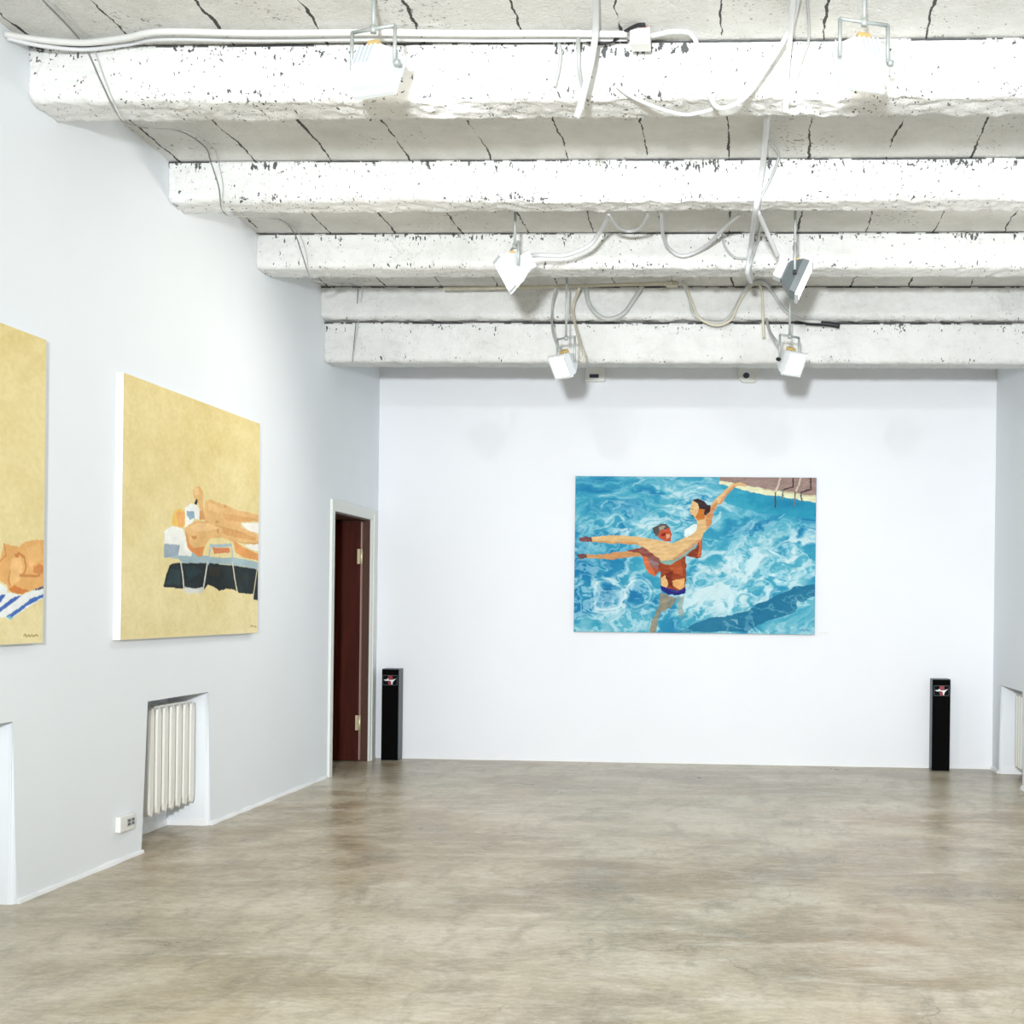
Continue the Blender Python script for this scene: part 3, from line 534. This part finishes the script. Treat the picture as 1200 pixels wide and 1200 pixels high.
# --- two sand coloured paintings on the left wall; sheets are in (y, z) of the wall
def sand_image(y0,y1,z0,z1,items,seed,W,Hh,base=(230,214,158)):
    Y,Z=np.meshgrid(np.linspace(y0,y1,W),np.linspace(z1,z0,Hh)); N=Noise2(seed)
    n=N.fbm(Y*9,Z*14,5)-.5; n2=N.fbm(Y*2+9,Z*3,3)-.5; n3=N.fbm(Y*40,Z*70,3)-.5
    img=np.array(base,float)+n[...,None]*np.array((14,17,24.))+n2[...,None]*np.array((14,18,26.))+n3[...,None]*np.array((14,14,18.))
    g=np.clip((Z-z0)/(z1-z0),0,1); img+=(g-.5)[...,None]*np.array((-6,-10,-20.))
    paint(img,Y+(N.fbm(Y*50,Z*50,2)-.5)*.006,Z+(N.fbm(Y*50+9,Z*50,2)-.5)*.006,items,n3*14+n*26+n2*30); return img
t_=.04
for label,(y0,y1,z0,z1),items,seed,W in (('sand yellow painting of two sunbathers on a lounger, left wall above the radiator niche',(6.452,8.300,1.094,2.386),LOUNGERS,11,460),
                                   ('sand yellow painting cut off by the left edge, curled sunbather on a striped towel',(3.87,5.718,1.100,2.400),TOWEL,12,460)):
    r=thing('painting',label,'painting',(XL,(y0+y1)/2,z0),'canvases hung on the walls')
    canvas_mesh('canvas',sand_image(y0,y1,z0,z1,items,seed,W,330),lambda u,v:(np.full_like(u,XL+t_),y0+(y1-y0)*u,z1+(z0-z1)*v),r,make_canvas('sand_painting_oil'))
    bm=bmesh.new(); box(bm,(XL+.001,y0-.002,z0-.002),(XL+t_-.001,y1+.002,z1+.002),.002); obj('canvas_edge',bm,M['edge_white'],r)
bm=bmesh.new(); box(bm,(.60,D-.004,1.078),(.675,D-.0005,1.092)); tag(obj('wall_label',bm,M['paper']),'tiny white paper strip on the back wall at the lower right of the pool painting','label')
# ---------------------------------------------------------------- radiators
def radiator(label,x,side,y0,n,pitch,z0,z1):
    """ribbed cast iron radiator; x is the plane of its front, side = +1 when it faces +x"""
    r=thing('radiator',label,'radiator',(x-side*.05,y0+n*pitch/2,0),'cast iron radiators in wall niches')
    for k in range(n):
        bm=bmesh.new(); a=y0+k*pitch; w=pitch*.74; c=a+pitch/2
        out=[(c-w/2,z0+.05),(c-w/2*.6,z0+.012),(c,z0),(c+w/2*.6,z0+.012),(c+w/2,z0+.05),(c+w/2,z1-.05),(c+w/2*.7,z1-.012),(c,z1),(c-w/2*.7,z1-.012),(c-w/2,z1-.05)]
        A=[bm.verts.new((x,c+(u-c)*.8,v)) for u,v in out]; A1=[bm.verts.new((x-side*.010,u,v)) for u,v in out]; B=[bm.verts.new((x-side*.075,c+(u-c)*.16,v)) for u,v in out]
        bm.faces.new(A); bm.faces.new(B[::-1])
        for P,Q in ((A,A1),(A1,B)):
            for q in range(len(out)): bm.faces.new((P[q],Q[q],Q[(q+1)%len(out)],P[(q+1)%len(out)]))
        prism(bm,[(c+(u-c)*.55,v) for u,v in out],0,x-side*.13,x-side*.075)
        bmesh.ops.bevel(bm,geom=[e for e in bm.edges if len(e.link_faces)==2 and e.calc_face_angle(0)>.7],offset=.003,segments=1,profile=.5,affect='EDGES')
        obj('radiator_section',bm,M['rad'],r)
    for z in (z0+.055,z1-.055):
        bm=bmesh.new(); tube(bm,[(x-side*.065,y0-.02,z),(x-side*.065,y0+n*pitch+.01,z)],.024,14,1); obj('hub_pipe',bm,M['rad'],r)
    return r
radiator('white cast iron radiator in the left wall niche under the lounger painting',XL-.068,1,7.02,7,.0885,.142,.715)
rr=radiator('cream radiator cut off by the right edge, in the right wall niche',XR+.085,-1,10.03,8,.086,.075,.640)
bm=bmesh.new(); tube(bm,[(XR+.14,10.70,.12),(XR+.14,10.76,.12),(XR+.14,10.79,.10),(XR+.15,10.80,.06)],.014,10,4); box(bm,(XR+.12,10.735,.10),(XR+.16,10.765,.14),.004); obj('valve',bm,M['valve'],rr)
# ---------------------------------------------------------------- floor speakers
def speaker(label,x0,x1,y0,y1,h):
    r=thing('floor_speaker',label,'speaker',((x0+x1)/2,(y0+y1)/2,0),'slim black floor speakers')
    bm=bmesh.new(); box(bm,(x0,y0+.012,0),(x1,y1,h),.004); obj('cabinet',bm,M['spk_side'],r)
    bm=bmesh.new(); box(bm,(x0+.003,y0,.004),(x1-.003,y0+.014,h-.006),.004); g=obj('front_grille',bm,M['grille'],r)
    w=x1-x0; cx=(x0+x1)/2; cz=h-.092; yb=y0-.0005
    bm=bmesh.new(); hw,hh=.060,.041
    box(bm,(cx-hw,yb-.0012,cz-hh),(cx+hw,yb+.002,cz+hh)); b=obj('badge',bm,M['badge_bg'],r)
    bm=bmesh.new()
    for q in ((-hw,-hh,hw,-hh+.003),(-hw,hh-.003,hw,hh),(-hw,-hh,-hw+.003,hh),(hw-.003,-hh,hw,hh)): box(bm,(cx+q[0],yb-.002,cz+q[1]),(cx+q[2],yb-.0012,cz+q[3]))
    obj('badge_border',bm,M['badge_line'],b)
    bm=bmesh.new()
    prism(bm,[(cx+u,cz+v) for u,v in ((-.016,.037),(.020,.037),(.024,.004),(.017,-.037),(-.013,-.037),(-.020,-.004))],1,yb-.0026,yb-.0012); obj('badge_emblem',bm,M['badge_red'],b)
    bm=bmesh.new()
    prism(bm,[(cx+u,cz+v) for u,v in ((-.052,.002),(-.036,-.006),(-.020,-.004),(-.004,-.004),(.008,-.010),(.012,-.034),(.020,-.036),(.022,-.018),(.034,-.002),(.052,.014),(.036,.009),(.022,.004),(.006,.003),(-.010,.004),(-.016,.014),(-.024,.012),(-.028,.004),(-.040,.006))],1,yb-.004,yb-.0026); obj('badge_wing',bm,M['badge_white'],b)
    return r
speaker('slim black floor speaker beside the door casing in the left corner',-2.968,-2.825,11.02,11.165,.748)
speaker('slim black floor speaker on the right, standing alone against the back wall',1.493,1.638,10.985,11.135,.733)
# ---------------------------------------------------------------- power outlet, junction boxes, wall sensors
r=thing('power_outlet','small white double power outlet low on the left wall left of the radiator niche','outlet',(XL,6.577,.187))
bm=bmesh.new(); box(bm,(XL,6.50,.150),(XL+.028,6.655,.228),.006); obj('outlet_body',bm,M['plastic'],r)
for y in (6.585,6.628):
    bm=bmesh.new(); box(bm,(XL+.028,y-.018,.172),(XL+.032,y+.018,.208),.002); s=obj('socket',bm,M['plastic_grey'],r)
    for dz in (-.008,.010):
        bm=bmesh.new(); box(bm,(XL+.032,y-.011,.19+dz-.004),(XL+.034,y+.011,.19+dz+.004)); obj('socket_slot',bm,M['plastic_dark'],s)
r=thing('junction_box','white square junction box on top of the nearest beam','junction box',(-.452,5.50,3.585),'cable junction boxes')
bm=bmesh.new(); box(bm,(-.493,5.462,3.545),(-.413,5.545,3.612),.006); obj('box_body',bm,M['plastic'],r)
for z in (3.575,3.588):
    bm=bmesh.new(); tube(bm,[(-.453,5.455,z),(-.453,5.465,z)],.003,8,1); obj('screw',bm,M['plastic_grey'],r)
bm=bmesh.new(); tube(bm,[(-.49,5.47,3.615),(-.46,5.468,3.6155),(-.425,5.47,3.614)],.004,8,4); obj('red_wire',bm,M['red'],r)
r=thing('junction_box','small cream junction box above the farthest beam','junction box',(-.54,9.5,3.545),'cable junction boxes')
bm=bmesh.new(); box(bm,(-.585,9.46,3.515),(-.500,9.53,3.548),.005); obj('box_body',bm,M['cable_cream'],r)
bm=bmesh.new(); box(bm,(-.58,9.456,3.522),(-.54,9.461,3.54),.001); obj('cover',bm,M['plastic'],r)
r=thing('wall_sensor','boxy white wall sensor with a dark window, right of the left far floodlight','sensor',(-1.255,D,3.19),'white sensors at the top of the back wall')
bm=bmesh.new(); box(bm,(-1.338,D-.075,3.122),(-1.175,D,3.29),.008); obj('housing',bm,M['plastic'],r)
bm=bmesh.new(); box(bm,(-1.300,D-.080,3.148),(-1.225,D-.073,3.178),.002); obj('window_slot',bm,M['plastic_dark'],r)
r=thing('wall_sensor','rounded white wall sensor with a dark lens, left of the right far floodlight','sensor',(0,D,3.19),'white sensors at the top of the back wall')
bm=bmesh.new(); prism(bm,[(-.085,3.29),(-.085,3.18),(-.075,3.14),(-.05,3.117),(.05,3.117),(.075,3.14),(.085,3.18),(.085,3.29)],1,D-.07,D)
bmesh.ops.bevel(bm,geom=bm.edges[:],offset=.012,segments=2,profile=.5,affect='EDGES'); obj('housing',bm,M['plastic'],r)
bm=bmesh.new(); prism(bm,[(-.02+.026*math.cos(a*PI/8),3.172+.024*math.sin(a*PI/8)) for a in range(16)],1,D-.077,D-.069); obj('lens',bm,M['plastic_dark'],r)
# ---------------------------------------------------------------- floodlights
LL=('white floodlight hanging before the left part of the nearest beam','white floodlight hanging before the right part of the nearest beam','white floodlight hanging before the left part of the third beam',
    'white floodlight with grey flank hanging before the right part of the third beam','small square lit floodlight under the farthest beam on the left','small square lit floodlight under the farthest beam on the right')
DIRS=((.30,.85,-.42),(-.30,.85,-.42),(-.80,-.30,-.5),(.94,-.02,-.42),(-.52,-.62,-.46),(.54,-.62,-.44))
def floodlight(i):
    rt,rb,hc=[Vector(p) for p in LAMPS[i]]; n=Vector(DIRS[i]).normalized()
    rt.z=ceil_z(rt.y)
    xa=Vector((0,0,1)).cross(-n).normalized(); za=(-n).cross(xa)      # local x right, -y towards n, z up
    T=Matrix.Translation(hc)@Matrix((xa,-n,za)).transposed().to_4x4()
    r=thing('floodlight',LL[i],'floodlight',hc,'white floodlights hanging from the ceiling')
    s=(.085,.085,.092,.098,.074,.074)[i]; hm=M['lamp_grey'] if i==3 else M['lamp']
    bm=bmesh.new()
    F=[(-s,-.05,-s),(s,-.05,-s),(s,-.05,s),(-s,-.05,s)]; B=[(-s*.62,.055,-s*.55),(s*.62,.055,-s*.55),(s*.62,.055,s*.62),(-s*.62,.055,s*.62)]; C=[(-s*.98,-.01,-s*.96),(s*.98,-.01,-s*.96),(s*.98,-.01,s*.96),(-s*.98,-.01,s*.96)]
    R=[[bm.verts.new(T@Vector(p)) for p in q] for q in (F,C,B)]
    for a,b in zip(R,R[1:]):
        for k in range(4): bm.faces.new((a[k],a[(k+1)%4],b[(k+1)%4],b[k]))
    bm.faces.new(R[0][::-1]); bm.faces.new(R[2])
    for k in range(-2,3): box(bm,(k*s*.22-.003,.05,-s*.5),(k*s*.22+.003,.068,s*.55),0,0,T)
    hs=obj('housing',bm,hm,r)
    bm=bmesh.new()
    for q in ((-s*1.1,-s*1.1,s*1.1,-s*.9),(-s*1.1,s*.9,s*1.1,s*1.1),(-s*1.1,-s*.9,-s*.9,s*.9),(s*.9,-s*.9,s*1.1,s*.9)): box(bm,(q[0],-.066,q[1]),(q[2],-.048,q[3]),0,0,T)
    obj('front_frame',bm,M['lamp'],r)
    bm=bmesh.new(); box(bm,(-s*.92,-.060,-s*.92),(s*.92,-.054,s*.92),0,0,T); obj('front_glass',bm,M['glow'],r)
    bm=bmesh.new(); box(bm,(-.026,.0,s*.70),(.026,.045,s*.70+.035),.004,0,T); obj('terminal_box',bm,M['ochre'],hs)
    if i in (2,3):
        bm=bmesh.new(); box(bm,(-s*.55,.062,-s*.5),(s*.55,.115,s*.62),.012,0,T); obj('rear_cover',bm,M['lamp'],hs)
    # U bracket from the sides of the head up to the rod
    a=T@Vector((-s*1.16,0,0)); b=T@Vector((s*1.16,0,0)); h=Vector((xa.x,xa.y,0))
    top=rb.z; a2=Vector((a.x,a.y,top)); b2=Vector((b.x,b.y,top)); bm=bmesh.new()
    for p,q in ((a,a2),(a2,b2),(b2,b)):
        tube(bm,[p,q],.0075,8,1)
    mid=(a2+b2)/2
    obj('bracket',bm,M['steel'],r)
    bm=bmesh.new(); rr0=Vector((mid.x,mid.y,rt.z)); tube(bm,[rr0,mid],.008,10,1); obj('hanging_rod',bm,M['steel'],r)
    bm=bmesh.new(); tube(bm,[mid+Vector((0,0,.012)),mid-Vector((0,0,.016))],.013,8,1); obj('rod_nut',bm,M['steel'],r)
    bm=bmesh.new()
    e=T@Vector((s*1.16,0,0)); tube(bm,[e,e+xa*.022],.012,10,1); obj('knob',bm,M['knob'] if i in (3,5) else M['steel'],r)
    L=bpy.data.lights.new('floodlight_beam','SPOT'); L.energy=SPOTS[i]; L.spot_size=1.45 if i<2 else 2.4; L.spot_blend=.8; L.shadow_soft_size=.06; L.color=(.97,.98,1) if i<2 else (1,.95,.87)
    o=bpy.data.objects.new('floodlight_beam',L); COL.objects.link(o); o.location=hc+n*.085; o.rotation_euler=n.to_track_quat('-Z','Y').to_euler()
SPOTS=(80,80,18,20,32,32)
for i in range(6): floodlight(i)
# ---------------------------------------------------------------- cables
for name,label,group,m,rad,pts in CABLES:
    bm=bmesh.new(); tube(bm,pts,rad,8 if rad>.005 else 6,6)
    tag(obj(name,bm,M[m],loc=pts[0]),label,name,group)
# ---------------------------------------------------------------- light, world, camera
def area(name,loc,target,size,energy,col):
    L=bpy.data.lights.new(name,'AREA'); L.shape='SQUARE'; L.size=size; L.energy=energy; L.color=col
    o=bpy.data.objects.new(name,L); COL.objects.link(o); o.location=loc; o.rotation_euler=(Vector(target)-Vector(loc)).to_track_quat('-Z','Y').to_euler()
L=bpy.data.lights.new('studio_flash','SPOT'); L.energy=2250; L.spot_size=math.radians(73); L.spot_blend=1.; L.shadow_soft_size=.16; L.color=(.95,.98,1.0)
o=bpy.data.objects.new('studio_flash',L); COL.objects.link(o); o.location=(-.3,-1.4,1.9); o.rotation_euler=(Vector((.05,9,2.0))-o.location).to_track_quat('-Z','Y').to_euler()
area('front_floor_fill',(-.4,-1.0,3.3),(.2,4.2,0),1.8,50,(1,.98,.95))  # unseen soft fill added above the camera to brighten the near floor
W=bpy.data.worlds.new('World'); SC.world=W; W.use_nodes=True
W.node_tree.nodes['Background'].inputs[0].default_value=(1,.90,.74,1); W.node_tree.nodes['Background'].inputs[1].default_value=.46
cam=bpy.data.cameras.new('Camera'); cam.sensor_width=36; cam.sensor_height=36; cam.sensor_fit='HORIZONTAL'; cam.lens=48.0
cam.shift_x=-(789.617-600)/1200; cam.shift_y=(710.228-600)/1200; cam.clip_end=100
co=bpy.data.objects.new('Camera',cam); COL.objects.link(co)
co.matrix_world=Matrix.Translation((0,0,1.29))@Matrix.Rotation(.0528,4,'Z')@Matrix.Rotation(PI/2,4,'X')@Matrix.Rotation(.0122,4,'Z')
SC.camera=co
SC.view_settings.view_transform='Standard'; SC.view_settings.look='None'; SC.view_settings.exposure=0.46; SC.view_settings.gamma=1.0
SC.cycles.max_bounces=7; SC.cycles.diffuse_bounces=4; SC.cycles.sample_clamp_indirect=6
